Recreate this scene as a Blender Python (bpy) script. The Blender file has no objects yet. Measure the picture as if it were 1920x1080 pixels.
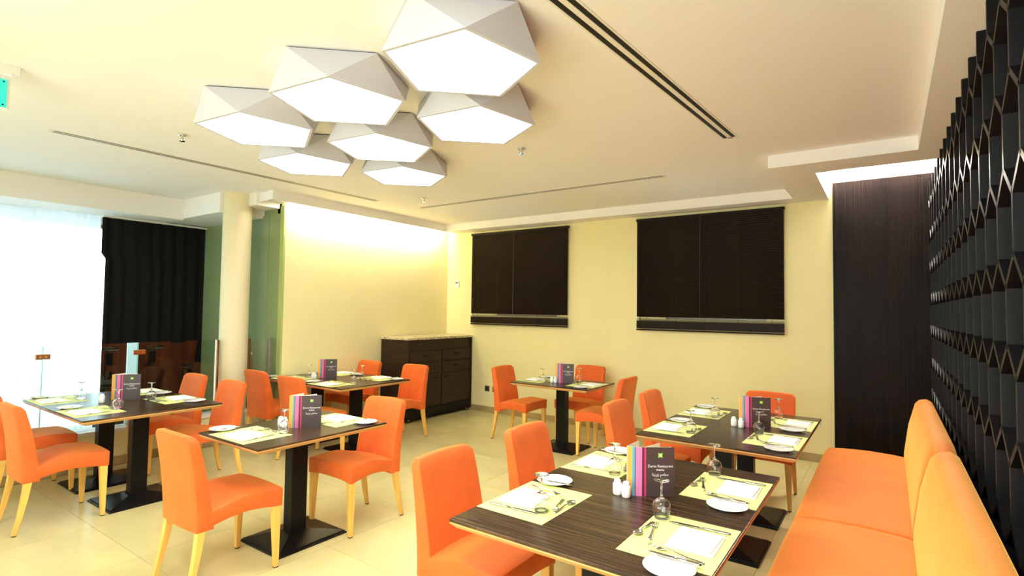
import bpy, math, random
from mathutils import Matrix, Vector
random.seed(7)
PI = math.pi
SC = bpy.context.scene
COL = SC.collection

# ------------------------------------------------------------------ camera, world, exposure
cam_d = bpy.data.cameras.new('camera')
cam = bpy.data.objects.new('camera', cam_d)
COL.objects.link(cam)
SC.camera = cam
cam_d.sensor_width = 36.0
cam_d.lens = 1007.075 / 1920 * 36
cam_d.clip_start = 0.05


def cam_rotation():
    f = 1007.075
    c = lambda u, v: Vector((u - 960, -(v - 540), -f))
    Y = c(1665, 590).normalized()
    X = -c(-480, 560)
    X = (X - X.dot(Y) * Y).normalized()
    Z = X.cross(Y)
    return Matrix((X, Y, Z))


cam.matrix_world = Matrix.Translation((0, 0, 1.6)) @ cam_rotation().to_4x4()

W = bpy.data.worlds.new('daylight')
SC.world = W
W.use_nodes = True
W.node_tree.nodes['Background'].inputs[0].default_value = (0.86, 0.95, 1.0, 1)
W.node_tree.nodes['Background'].inputs[1].default_value = 2.9
SC.view_settings.view_transform = 'Standard'
SC.view_settings.look = 'None'
SC.view_settings.exposure = 1.42
SC.view_settings.gamma = 1.0
SC.view_settings.use_curve_mapping = False
SC.cycles.max_bounces = 10
SC.cycles.diffuse_bounces = 6
SC.cycles.transparent_max_bounces = 16
SC.cycles.sample_clamp_indirect = 6.0

LAMP = 5.2        # emission of the pentagon diffusers
LAMP_COL = (0.93, 1.0, 0.97)
COVE = 60.0       # emission of the LED strips in the coves


def area(name, loc, rot, sx, sy, power, col):
    l = bpy.data.lights.new(name, 'AREA')
    l.shape = 'RECTANGLE'
    l.size, l.size_y = sx, sy
    l.energy = power
    l.color = col
    o = bpy.data.objects.new(name, l)
    o.location = loc
    o.rotation_euler = rot
    COL.objects.link(o)
    return o


# unseen overhead fill added behind the camera, for areas the room's lamps miss
area('rear_overhead_fill', (-3.2, -1.2, 2.93), (0, 0, 0), 3.0, 0.9, 12, (0.94, 1, 0.97))
# added fill panel at the rear wall, brightens ceiling and back wall
area('rear_wall_fill', (-1.5, -2.36, 1.2), (PI / 2, 0, 0), 4.0, 1.9, 60, (0.94, 1, 0.99))
area('bench_fill', (-0.5, 0.2, 2.93), (0, 0, 0), 0.5, 0.5, 40, (0.95, 1, 0.92))  # extra fill light added above the near bench, out of view


# ------------------------------------------------------------------ materials
def new_mat(name):
    m = bpy.data.materials.new(name)
    m.use_nodes = True
    nt = m.node_tree
    return m, nt, nt.nodes['Principled BSDF']


def setp(b, **k):
    for n, v in k.items():
        n = n.replace('_', ' ')
        if n in b.inputs:
            if isinstance(v, tuple) and len(v) == 3:
                v = (*v, 1)
            b.inputs[n].default_value = v


def mat(name, col, rough=0.5, metal=0.0, var=0.0, scale=8.0, bump=0.0, bscale=60.0, stretch=(1, 1, 1), coords='Object', **k):
    m, nt, b = new_mat(name)
    setp(b, Base_Color=col, Roughness=rough, Metallic=metal, **k)
    if var or bump:
        tc = nt.nodes.new('ShaderNodeTexCoord')
        mp = nt.nodes.new('ShaderNodeMapping')
        mp.inputs['Scale'].default_value = stretch
        nt.links.new(tc.outputs[coords], mp.inputs[0])
    if var:
        n = nt.nodes.new('ShaderNodeTexNoise')
        n.inputs['Scale'].default_value = scale
        n.inputs['Detail'].default_value = 6
        nt.links.new(mp.outputs[0], n.inputs['Vector'])
        r = nt.nodes.new('ShaderNodeValToRGB')
        r.color_ramp.elements[0].position = 0.3
        r.color_ramp.elements[1].position = 0.7
        r.color_ramp.elements[0].color = (*[max(0, c * (1 - var)) for c in col], 1)
        r.color_ramp.elements[1].color = (*[min(1, c * (1 + var)) for c in col], 1)
        nt.links.new(n.outputs['Fac'], r.inputs[0])
        nt.links.new(r.outputs[0], b.inputs['Base Color'])
    if bump:
        n2 = nt.nodes.new('ShaderNodeTexNoise')
        n2.inputs['Scale'].default_value = bscale
        nt.links.new(mp.outputs[0], n2.inputs['Vector'])
        bp = nt.nodes.new('ShaderNodeBump')
        bp.inputs['Strength'].default_value = bump
        bp.inputs['Distance'].default_value = 0.01
        nt.links.new(n2.outputs['Fac'], bp.inputs['Height'])
        nt.links.new(bp.outputs[0], b.inputs['Normal'])
    return m


def emis(name, col, s):
    m, nt, b = new_mat(name)
    setp(b, Base_Color=(0.8, 0.8, 0.8), Emission_Color=col, Emission_Strength=s, Roughness=0.6)
    return m


M = {}
M['wall'] = mat('cream_plaster', (0.82, 0.75, 0.40), 0.75, var=0.02, scale=2, bump=0.04, bscale=120)
M['ceiling'] = mat('white_ceiling_paint', (0.88, 0.86, 0.85), 0.8)
M['column'] = mat('column_paint', (0.82, 0.74, 0.50), 0.6)
M['tile'] = mat('beige_stone_tile', (0.60, 0.53, 0.25), 0.30, var=0.10, scale=1.6, bump=0.03, bscale=14, stretch=(1, 2.2, 1), coords='Object')
M['grout'] = mat('tile_grout', (0.50, 0.40, 0.2), 0.9)
M['skirting'] = mat('stone_skirting', (0.42, 0.31, 0.14), 0.4, var=0.15, scale=5)
M['fabric'] = mat('orange_velour', (0.70, 0.115, 0.011), 0.72, var=0.13, scale=5, bump=0.12, bscale=500, Sheen_Weight=0.7, Sheen_Roughness=0.4, Sheen_Tint=(1, 0.55, 0.12))
M['bench'] = mat('banquette_velour', (0.80, 0.185, 0.014), 0.72, var=0.12, scale=3, bump=0.12, bscale=300, stretch=(1, 1, 2.2), Sheen_Weight=0.7, Sheen_Roughness=0.4, Sheen_Tint=(1, 0.6, 0.15))
M['beech'] = mat('pale_beech', (0.78, 0.46, 0.10), 0.38, var=0.15, scale=6, stretch=(6, 6, 0.6))
M['glide'] = mat('black_foot_glide', (0.02, 0.015, 0.01), 0.5)
M['black'] = mat('black_powder_coat', (0.006, 0.0055, 0.005), 0.32, bump=0.05, bscale=400, Specular_IOR_Level=0.15)
M['edge'] = mat('pale_edge_band', (0.62, 0.34, 0.12), 0.42, var=0.12, scale=5, stretch=(0.4, 0.4, 4))
M['porcelain'] = mat('white_porcelain', (0.86, 0.86, 0.84), 0.12)
M['linen'] = mat('white_linen', (0.92, 0.92, 0.88), 0.85, bump=0.1, bscale=500)
M['mat'] = mat('lime_paper_mat', (0.72, 0.76, 0.27), 0.55, var=0.05, scale=4)
M['steel'] = mat('cutlery_steel', (0.62, 0.60, 0.55), 0.16, 1.0)
M['chrome'] = mat('chrome', (0.7, 0.7, 0.68), 0.12, 1.0)
M['brass'] = mat('brass_clip', (0.55, 0.32, 0.14), 0.25, 1.0)
M['espresso'] = mat('espresso_veneer', (0.030, 0.017, 0.010), 0.42, var=0.3, scale=4, stretch=(1, 1, 12), Specular_IOR_Level=0.15)
M['slat'] = mat('dark_brown_slat', (0.013, 0.0075, 0.0040), 0.5, var=0.2, scale=3, Specular_IOR_Level=0.15)
M['cord'] = mat('blind_cord', (0.012, 0.010, 0.008), 0.7, Specular_IOR_Level=0.1)
M['granite'] = None
M['curtain'] = mat('charcoal_curtain', (0.009, 0.0085, 0.008), 0.9, bump=0.1, bscale=200, Specular_IOR_Level=0.15)
M['shade'] = mat('white_lamp_shade', (0.58, 0.58, 0.66), 0.6)
M['plastic'] = mat('white_plastic', (0.8, 0.79, 0.74), 0.4)
M['lcd'] = mat('grey_lcd', (0.10, 0.12, 0.11), 0.3)
M['socket'] = mat('bronze_socket', (0.10, 0.085, 0.05), 0.35, 0.6)
M['rubber'] = mat('black_rubber', (0.015, 0.015, 0.015), 0.6)
M['screen'] = mat('black_lacquer', (0.004, 0.004, 0.0052), 0.45, bump=0.03, bscale=30, Specular_IOR_Level=0.22)
M['mirror'] = mat('smoked_mirror', (0.003, 0.0035, 0.005), 0.12)
M['lamp'] = emis('lamp_diffuser', LAMP_COL, LAMP)
M['led'] = emis('led_strip', (1.0, 0.93, 0.80), COVE)
M['led2'] = emis('recess_led_strip', (1.0, 0.92, 0.84), COVE * 5)
M['exit'] = mat('exit_sign_green', (0.02, 0.5, 0.40), 0.4, Emission_Color=(0.02, 0.80, 0.62), Emission_Strength=0.22)
M['vent'] = mat('vent_slot_black', (0.006, 0.005, 0.005), 0.6)
M['ventframe'] = mat('white_vent_frame', (0.8, 0.76, 0.66), 0.5)
M['menugrey'] = mat('taupe_menu_card', (0.060, 0.040, 0.042), 0.4)
M['orange'] = mat('orange_stripe', (0.85, 0.36, 0.05), 0.4)
M['teal'] = mat('teal_stripe', (0.08, 0.33, 0.45), 0.4)
M['pink'] = mat('pink_stripe', (0.62, 0.16, 0.36), 0.4)
M['maroon'] = mat('maroon_stripe', (0.16, 0.012, 0.05), 0.4)
M['red'] = mat('raspberry_stripe', (0.55, 0.05, 0.14), 0.4)
M['paper'] = mat('cream_page', (0.85, 0.80, 0.66), 0.6)
M['print'] = mat('white_print', (0.9, 0.88, 0.86), 0.6)
M['logo'] = mat('green_emblem', (0.22, 0.55, 0.05), 0.5)
M['logo2'] = mat('pale_emblem_centre', (0.65, 0.80, 0.35), 0.5)
M['pole'] = mat('window_frame_metal', (0.25, 0.24, 0.22), 0.4, 0.5)


def granite():
    m, nt, b = new_mat('speckled_granite')
    tc = nt.nodes.new('ShaderNodeTexCoord')
    v = nt.nodes.new('ShaderNodeTexVoronoi')
    v.inputs['Scale'].default_value = 70
    r = nt.nodes.new('ShaderNodeValToRGB')
    r.color_ramp.elements[0].color = (0.05, 0.04, 0.03, 1)
    r.color_ramp.elements[0].position = 0.1
    r.color_ramp.elements[1].color = (0.62, 0.52, 0.32, 1)
    r.color_ramp.elements[1].position = 0.45
    nt.links.new(tc.outputs['Object'], v.inputs['Vector'])
    nt.links.new(v.outputs['Color'], r.inputs[0])
    nt.links.new(r.outputs[0], b.inputs['Base Color'])
    b.inputs['Roughness'].default_value = 0.25
    return m


M['granite'] = granite()


def laminate():
    """Dark zebrano laminate, fine straight grain along local X."""
    m, nt, b = new_mat('dark_striped_laminate')
    tc = nt.nodes.new('ShaderNodeTexCoord')
    mp = nt.nodes.new('ShaderNodeMapping')
    mp.inputs['Scale'].default_value = (0.7, 56, 1)
    n = nt.nodes.new('ShaderNodeTexNoise')
    n.inputs['Scale'].default_value = 2.4
    n.inputs['Detail'].default_value = 8
    n.inputs['Roughness'].default_value = 0.7
    r = nt.nodes.new('ShaderNodeValToRGB')
    e = r.color_ramp.elements
    e[0].position, e[0].color = 0.36, (0.017, 0.009, 0.0045, 1)
    e[1].position, e[1].color = 0.68, (0.15, 0.080, 0.034, 1)
    k = e.new(0.52)
    k.color = (0.046, 0.024, 0.012, 1)
    nt.links.new(tc.outputs['Object'], mp.inputs[0])
    nt.links.new(mp.outputs[0], n.inputs['Vector'])
    nt.links.new(n.outputs['Fac'], r.inputs[0])
    nt.links.new(r.outputs[0], b.inputs['Base Color'])
    b.inputs['Roughness'].default_value = 0.26
    b.inputs['Specular IOR Level'].default_value = 0.25
    return m


M['laminate'] = laminate()


def streaked():
    m, nt, b = new_mat('streaked_black_panel')
    tc = nt.nodes.new('ShaderNodeTexCoord')
    mp = nt.nodes.new('ShaderNodeMapping')
    mp.inputs['Scale'].default_value = (90, 90, 0.8)
    n = nt.nodes.new('ShaderNodeTexNoise')
    n.inputs['Scale'].default_value = 1.5
    r = nt.nodes.new('ShaderNodeValToRGB')
    e = r.color_ramp.elements
    e[0].position, e[0].color = 0.35, (0.0015, 0.0012, 0.0012, 1)
    e[1].position, e[1].color = 0.7, (0.022, 0.011, 0.008, 1)
    nt.links.new(tc.outputs['Object'], mp.inputs[0])
    nt.links.new(mp.outputs[0], n.inputs['Vector'])
    nt.links.new(n.outputs['Fac'], r.inputs[0])
    nt.links.new(r.outputs[0], b.inputs['Base Color'])
    b.inputs['Roughness'].default_value = 0.45
    b.inputs['Specular IOR Level'].default_value = 0.12
    return m


M['panel'] = streaked()


def glass(name, col, rough=0.0, mixf=0.12):
    """Thin architectural glass: clear with a Fresnel sheen."""
    m, nt, b = new_mat(name)
    nt.nodes.remove(b)
    out = nt.nodes['Material Output']
    tr = nt.nodes.new('ShaderNodeBsdfTransparent')
    tr.inputs[0].default_value = (*col, 1)
    gl = nt.nodes.new('ShaderNodeBsdfGlossy')
    gl.inputs['Roughness'].default_value = rough
    fr = nt.nodes.new('ShaderNodeFresnel')
    fr.inputs[0].default_value = 1.45
    mx = nt.nodes.new('ShaderNodeMixShader')
    nt.links.new(fr.outputs[0], mx.inputs[0])
    nt.links.new(tr.outputs[0], mx.inputs[1])
    nt.links.new(gl.outputs[0], mx.inputs[2])
    nt.links.new(mx.outputs[0], out.inputs[0])
    return m


M['railglass'] = glass('clear_rail_glass', (0.93, 0.96, 0.94))
M['railedge'] = mat('green_glass_edge', (0.30, 0.75, 0.62), 0.2, Alpha=0.75)
M['blueglass'] = mat('pale_blue_glass_strip', (0.45, 0.78, 0.95), 0.15)
M['winglass'] = glass('cyan_window_glass', (0.88, 0.98, 0.99))
M['greenglass'] = mat('green_back_painted_glass', (0.29, 0.37, 0.19), 0.12)
M['greenpale'] = mat('pale_green_glass_edge', (0.42, 0.50, 0.18), 0.2)


def wine():
    m, nt, b = new_mat('drinking_glass')
    setp(b, Base_Color=(1, 1, 1), Roughness=0.0, IOR=1.45, Transmission_Weight=1.0)
    return m


M['wine'] = wine()


def sheer():
    m, nt, b = new_mat('white_voile')
    nt.nodes.remove(b)
    out = nt.nodes['Material Output']
    tl = nt.nodes.new('ShaderNodeBsdfTranslucent')
    tl.inputs[0].default_value = (0.76, 0.80, 0.82, 1)
    df = nt.nodes.new('ShaderNodeBsdfDiffuse')
    df.inputs[0].default_value = (0.85, 0.86, 0.86, 1)
    tp = nt.nodes.new('ShaderNodeBsdfTransparent')
    a = nt.nodes.new('ShaderNodeMixShader')
    a.inputs[0].default_value = 0.35
    c = nt.nodes.new('ShaderNodeMixShader')
    c.inputs[0].default_value = 0.10
    nt.links.new(tl.outputs[0], a.inputs[1])
    nt.links.new(df.outputs[0], a.inputs[2])
    nt.links.new(a.outputs[0], c.inputs[1])
    nt.links.new(tp.outputs[0], c.inputs[2])
    nt.links.new(c.outputs[0], out.inputs[0])
    return m


M['sheer'] = sheer()


# ------------------------------------------------------------------ mesh helpers
class MB:
    def __init__(s):
        s.v, s.f, s.m = [], [], []

    def add(s, vs, fs, mi=0):
        o = len(s.v)
        s.v += [tuple(p) for p in vs]
        s.f += [tuple(i + o for i in f) for f in fs]
        s.m += [mi] * len(fs)
        return s

    def box(s, x0, x1, y0, y1, z0, z1, mi=0):
        vs = [(x, y, z) for z in (z0, z1) for y in (y0, y1) for x in (x0, x1)]
        return s.add(vs, [(0, 2, 3, 1), (4, 5, 7, 6), (0, 1, 5, 4), (2, 6, 7, 3), (0, 4, 6, 2), (1, 3, 7, 5)], mi)

    def loft(s, rings, mi=0, cap=True):
        n = len(rings[0])
        vs = [p for r in rings for p in r]
        fs = []
        for k in range(len(rings) - 1):
            for i in range(n):
                j = (i + 1) % n
                fs.append((k * n + i, k * n + j, (k + 1) * n + j, (k + 1) * n + i))
        if cap:
            fs.append(tuple(reversed(range(n))))
            fs.append(tuple(range((len(rings) - 1) * n, len(rings) * n)))
        return s.add(vs, fs, mi)

    def lathe(s, prof, n=24, cx=0, cy=0, mi=0, cap=True):
        return s.loft([[(cx + r * math.cos(2 * PI * i / n), cy + r * math.sin(2 * PI * i / n), z) for i in range(n)] for r, z in prof], mi, cap)

    def beam(s, p, q, w, h, mi=0, up=(0, 0, 1)):
        p, q = Vector(p), Vector(q)
        d = (q - p).normalized()
        u = Vector(up)
        a = d.cross(u).normalized() * w / 2
        b = a.normalized().cross(d).normalized() * h / 2
        r = lambda c: [c - a - b, c + a - b, c + a + b, c - a + b]
        return s.loft([r(p), r(q)], mi)

    def tube(s, pts, r, n=8, mi=0):
        pts = [Vector(p) for p in pts]
        rings = []
        for i, p in enumerate(pts):
            d = (pts[min(i + 1, len(pts) - 1)] - pts[max(i - 1, 0)]).normalized()
            u = Vector((0, 0, 1)) if abs(d.z) < 0.9 else Vector((1, 0, 0))
            a = d.cross(u).normalized()
            b = a.cross(d)
            rr = r[i] if isinstance(r, (list, tuple)) else r
            rings.append([p + a * rr * math.cos(2 * PI * k / n) + b * rr * math.sin(2 * PI * k / n) for k in range(n)])
        return s.loft(rings, mi)

    def mesh(s, name, mats, smooth=False):
        me = bpy.data.meshes.new(name)
        me.from_pydata(s.v, [], s.f)
        for mm in (mats if isinstance(mats, (list, tuple)) else [mats]):
            me.materials.append(mm)
        me.polygons.foreach_set('material_index', s.m)
        if smooth:
            me.polygons.foreach_set('use_smooth', [True] * len(me.polygons))
        me.update()
        return me


def obj(name, mb, mats, parent=None, smooth=False, bevel=0, sub=0, loc=None, rz=None, auto=None):
    me = mb if isinstance(mb, bpy.types.Mesh) else mb.mesh(name, mats, smooth)
    o = bpy.data.objects.new(name, me)
    COL.objects.link(o)
    if parent:
        o.parent = parent
    if loc:
        o.location = loc
    if rz is not None:
        o.rotation_euler = (0, 0, rz)
    if bevel:
        b = o.modifiers.new('bevel', 'BEVEL')
        b.width = bevel
        b.segments = 2 if bevel < 0.01 else 3
        b.limit_method = 'ANGLE'
        b.angle_limit = math.radians(40)
    if sub:
        b = o.modifiers.new('sub', 'SUBSURF')
        b.levels = b.render_levels = sub
    return o


def tag(o, label, cat, group=None):
    o['label'] = label
    o['category'] = cat
    if group:
        o['group'] = group
    return o


def thing(name, label, cat, loc=(0, 0, 0), rz=0, group=None):
    o = bpy.data.objects.new(name, None)
    o.empty_display_size = 0.1
    COL.objects.link(o)
    o.location = loc
    o.rotation_euler = (0, 0, rz)
    return tag(o, label, cat, group)


def struct(name, mb, m, parent=None, **k):
    o = obj(name, mb, m, parent, **k)
    if not parent:
        o['kind'] = 'structure'
    return o


def copy_tree(o, parent=None):
    c = o.copy()
    COL.objects.link(c)
    if parent:
        c.parent = parent
    for ch in list(o.children):
        copy_tree(ch, c)
    return c


def dup(root, loc, rz, label, group=None, first=set()):
    """The first call per kind uses the prototype itself; later calls copy it with its parts."""
    if root.name not in first:
        first.add(root.name)
        r = root
    else:
        r = copy_tree(root)
    r.location = loc
    r.rotation_euler = (0, 0, rz)
    r['label'] = label
    if group:
        r['group'] = group
    return r


# ------------------------------------------------------------------ the room
YB = 6.72      # back wall
XL = -6.02     # yellow side wall
ZC, ZS = 2.95, 2.84

# floor with one object per tile
fl = struct('floor', MB().box(-8.3, 0.6, -2.4, 6.9, -0.06, -0.004), M['grout'])
TS = 0.8
tile_me = MB().box(0.0015, TS - 0.0015, 0.0015, TS - 0.0015, -0.01, 0.0).mesh('tile', M['tile'])
ix = 0
for i in range(8):
    for j in range(12):
        x0, y0 = -6.32 + i * TS + 0.03, -2.4 + j * TS - 0.1
        sx = min(TS, 0.55 - x0)
        sy = min(TS, 6.72 - y0)
        if sx < 0.05 or sy < 0.05:
            continue
        if sx > TS - 0.01 and sy > TS - 0.01:
            t = obj('tile', tile_me, None, fl)
        else:
            t = obj('tile', MB().box(0.0015, sx - 0.0015, 0.0015, sy - 0.0015, -0.01, 0.0), M['tile'], fl)
        t.location = (x0, y0, 0)


def wall_holes(axis, pos, th, a0, a1, z0, z1, holes):
    """Slab with rectangular holes (a0,a1,z0,z1)."""
    mb = MB()
    As = sorted({a0, a1, *[h[0] for h in holes], *[h[1] for h in holes]})
    Zs = sorted({z0, z1, *[h[2] for h in holes], *[h[3] for h in holes]})
    for i in range(len(As) - 1):
        for k in range(len(Zs) - 1):
            ca, cz = (As[i] + As[i + 1]) / 2, (Zs[k] + Zs[k + 1]) / 2
            if any(h[0] < ca < h[1] and h[2] < cz < h[3] for h in holes):
                continue
            if axis == 'y':
                mb.box(As[i], As[i + 1], pos, pos + th, Zs[k], Zs[k + 1])
            else:
                mb.box(pos, pos + th, As[i], As[i + 1], Zs[k], Zs[k + 1])
    return mb


WIN = [(-5.02, -3.90, 1.50, 2.62), (-2.32, -1.14, 1.50, 2.62)]
struct('wall_back', wall_holes('y', YB, 0.18, -6.2, 0.7, 0, 3.3, WIN), M['wall'])
struct('wall_left', MB().box(XL - 0.18, XL, 3.76, YB, 0, 3.0), M['wall'])
struct('wall_right', MB().box(0.48, 0.66, -2.4, YB, 0, 3.3), M['mirror'])
struct('wall_rear', MB().box(-8.3, 0.66, -2.55, -2.4, 0, 3.0), M['wall'])
struct('wall_outer', wall_holes('x', -8.42, 0.12, -2.4, 3.9, -0.1, 3.0, [(-2.2, 3.3, 0.02, 2.62)]), M['ceiling'])

# green back-painted glass wall beyond the railing
gw = struct('wall_green', MB().box(-8.3, XL - 0.1, 3.76, 3.86, -0.1, 2.9), M['greenglass'])
for i, (xa, xb) in enumerate([(-8.28, -7.32), (-7.31, -6.35), (-6.34, -6.11)]):
    obj('panel', MB().box(xa, xb, 3.74, 3.759, 0, 2.74), M['greenglass'], gw)
obj('panel', MB().box(-6.10, XL + 0.002, 3.735, 3.759, 0, 2.83), M['greenpale'], gw)

# ceiling: raised field, with an opening over the dark panel
RX0, RX1, RY0 = -0.51, 0.48, 5.38
struct('ceiling', MB().box(-8.4, RX0, -2.5, 6.9, ZC, ZC + 0.1).box(RX0, 0.66, -2.5, RY0, ZC, ZC + 0.1), M['ceiling'])
struct('ceiling_right', MB().box(0.20, 0.48, -2.4, 5.0, ZS, ZC).box(-0.83, 0.48, 5.0, RY0, ZS, ZC).box(-0.83, RX0, RY0, YB, ZS, ZC), M['ceiling'])
struct('ceiling_back', MB().box(-5.82, -0.83, 6.45, YB, ZS, ZC), M['ceiling'])
rc = struct('ceiling_recess', MB().box(RX0 - 0.03, 0.48, RY0 - 0.03, YB, 3.2, 3.24).box(RX0 - 0.03, RX0 + 0.002, RY0 - 0.002, YB, ZC + 0.001, 3.2)
            .box(RX0 - 0.03, 0.48, RY0 - 0.03, RY0 + 0.002, ZC + 0.001, 3.2), M['ceiling'])
# cove lip along the yellow wall, with the small return box by the column
struct('ceiling_cove', MB().box(-5.85, -5.82, 3.48, 6.45, ZS, ZC).box(-6.13, -5.92, 3.48, 3.52, ZS, ZC).box(-5.92, -5.82, 3.46, 3.48, ZS, ZC)
       .box(-6.5, -6.13, 3.44, 3.74, 2.80, ZC).box(-6.13, -5.85, 3.52, 3.74, 2.86, ZC), M['ceiling'])
# bulkhead over the window and its return to the column
struct('ceiling_bulkhead', MB().box(-8.3, -7.42, -2.4, 3.2, 2.69, ZC).box(-8.3, -6.5, 3.2, 3.76, 2.71, ZC), M['ceiling'])
cv = obj('led_strip', MB().box(-5.865, -5.851, 3.6, 6.42, 2.885, 2.935), M['led'])
tag(cv, 'white light strip hidden in the cove above the yellow wall', 'light')
cv2 = obj('led_strip', MB().box(RX0 + 0.03, 0.45, YB - 0.095, YB - 0.078, 3.13, 3.16), M['led2'])
tag(cv2, 'white light strip hidden in the ceiling recess above the black panel', 'light')

# skirting
struct('baseboard_back', MB().box(XL, -0.47, YB - 0.012, YB, 0, 0.085), M['skirting'])
struct('baseboard_left', MB().box(XL, XL + 0.012, 3.76, YB - 0.012, 0, 0.085), M['skirting'])

# kerb under the railing
struct('trim_1', MB().box(-6.50, -6.33, -2.4, 3.30, 0, 0.33).box(-6.50, -6.33, 3.48, 3.74, 0, 0.33), M['wall'])
struct('trim_2', MB().box(-6.52, -6.31, -2.4, 3.30, 0.33, 0.36).box(-6.52, -6.31, 3.48, 3.74, 0.33, 0.36), M['plastic'])
struct('baseboard_kerb', MB().box(-6.33, -6.318, -2.4, 3.30, 0, 0.085), M['skirting'])

# column
struct('column', MB().lathe([(0.158, 0), (0.158, ZC)], 48, -6.44, 3.385), M['column'], smooth=True, bevel=0.002)

# windows behind the blinds
for n, (a0, a1, z0, z1) in enumerate(WIN, 1):
    w = thing('window_%d' % n, 'x', 'window')
    for k in ('label', 'category'):
        del w[k]
    w['kind'] = 'structure'
    mb = MB().box(a0, a1, YB + 0.06, YB + 0.10, z0, z0 + 0.05).box(a0, a1, YB + 0.06, YB + 0.10, z1 - 0.05, z1)
    mb.box(a0, a0 + 0.05, YB + 0.06, YB + 0.10, z0 + 0.05, z1 - 0.05).box(a1 - 0.05, a1, YB + 0.06, YB + 0.10, z0 + 0.05, z1 - 0.05)
    obj('frame', mb, M['pole'], w)
    obj('pane', MB().box(a0 + 0.05, a1 - 0.05, YB + 0.075, YB + 0.081, z0 + 0.05, z1 - 0.05), M['winglass'], w)
w = thing('window_3', 'x', 'window')
for k in ('label', 'category'):
    del w[k]
w['kind'] = 'structure'
mb = MB()
for y in (-2.2, -0.85, 0.5, 1.85, 3.25):
    mb.box(-8.38, -8.33, y, y + 0.05, 0.02, 2.62)
mb.box(-8.38, -8.33, -2.2, 3.3, 0.02, 0.07).box(-8.38, -8.33, -2.2, 3.3, 2.57, 2.62)
obj('frame', mb, M['pole'], w)
for y in (-2.15, -0.8, 0.55, 1.9):
    obj('pane', MB().box(-8.36, -8.354, y, y + 1.3, 0.07, 2.57), M['winglass'], w)


# ------------------------------------------------------------------ curtains
def pleated(y0, y1, x, z0, z1, per, amp, seed, shift=None):
    rnd = random.Random(seed)
    n = int((y1 - y0) / per * 10)
    ph = [rnd.uniform(-0.5, 0.5) for _ in range(40)]
    mb = MB()
    NZ = 40
    zs = [z0 + (z1 - z0) * k / NZ for k in range(NZ + 1)]
    vs = []
    for z in zs:
        for i in range(n + 1):
            t = i / n
            y = y0 + (y1 - y0) * t
            q = (y - y0) / per
            a = amp * (0.7 + 0.5 * math.sin(q * 0.9 + seed) * math.sin(q * 0.37 + 1.3))
            if shift and z < shift[0]:
                y += shift[1] * (1 - t) * min(1, (shift[0] - z) / 0.05)
            vs.append((x + a * math.sin(2 * PI * q + ph[int(q) % 40] * 0.8) * (0.55 + 0.45 * (z1 - z) / (z1 - z0)), y, z))
    m = n + 1
    fs = [(k * m + i, k * m + i + 1, (k + 1) * m + i + 1, (k + 1) * m + i) for k in range(NZ) for i in range(n)]
    return mb.add(vs, fs)


for (a, b, lab, sd) in ((1.86, 2.50, 'white voile curtain panel next to the charcoal curtain', 3),
                        (0.55, 1.87, 'second white voile curtain panel along from the charcoal curtain', 5),
                        (-1.3, 0.56, 'third white voile curtain panel, mostly beyond the picture edge', 9)):
    o = obj('voile_curtain', pleated(a, b, -8.0 if sd != 5 else -8.03, 0.0, 2.70, 0.12, 0.034, sd), M['sheer'], smooth=True)
    tag(o, lab, 'curtain', 'white voile curtains at the window')
dc = thing('blackout_curtain', 'charcoal blackout curtain hanging in soft pleats beside the white voile', 'curtain')
obj('drape', pleated(2.50, 3.72, -7.95, 0.0, 2.70, 0.15, 0.040, 2, (2.22, 0.045)), M['curtain'], dc, smooth=True)
obj('track', MB().box(-8.02, -7.90, 2.5, 3.73, 2.672, 2.69), M['plastic'], dc)

# ------------------------------------------------------------------ glass railing
rl = thing('glass_railing', 'clear frameless glass railing with metal clips standing on the low kerb', 'railing')
panes = [(0.1, 1.60), (1.61, 2.28), (2.382, 3.17)]
for a, b in panes:
    obj('glass_pane', MB().box(-6.425, -6.413, a, b, 0.36, 1.20), M['railglass'], rl)
for y in (1.601, 2.372):
    obj('glass_edge', MB().box(-6.426, -6.412, y, y + 0.008, 0.36, 1.20), M['railedge'], rl)
st = obj('glass_strip', MB().box(-6.427, -6.411, 2.285, 2.368, 0.36, 1.20), M['blueglass'], rl)
st['label'] = 'narrow pale blue glass strip'
for y, mm in ((1.605, 'brass'), (2.39, 'brass')):
    c = obj('clip', MB().box(-6.44, -6.40, y - 0.055, y + 0.055, 1.075, 1.125), M[mm], rl, bevel=0.004)
    obj('screw', MB().lathe([(0.009, 1.0), (0.009, 1.0)], 8) if False else MB().box(-6.40, -6.396, y - 0.03, y - 0.012, 1.09, 1.11), M['steel'], c)
    obj('screw', MB().box(-6.40, -6.396, y + 0.012, y + 0.03, 1.09, 1.11), M['steel'], c)
obj('end_post', MB().box(-6.45, -6.39, 3.175, 3.20, 0.36, 1.20), M['brass'], rl, bevel=0.003)
gr2 = thing('glass_railing', 'short glass railing pane between the round column and yellow wall', 'railing', (-6.40, 3.56, 0.36), math.radians(18))
obj('glass_pane', MB().box(0.03, 0.295, -0.006, 0.006, 0, 0.84), M['railglass'], gr2)
obj('end_post', MB().box(0.0, 0.028, -0.02, 0.02, 0, 0.84), M['brass'], gr2, bevel=0.003)
obj('end_post', MB().box(0.30, 0.325, -0.02, 0.02, -0.36, 0.86), M['pole'], gr2, bevel=0.003)


# ------------------------------------------------------------------ ceiling lights
def pent(R, a0, z, cx=0, cy=0):
    return [(cx + R * math.cos(math.radians(a0 + 72 * k)), cy + R * math.sin(math.radians(a0 + 72 * k)), z) for k in range(5)]


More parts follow.
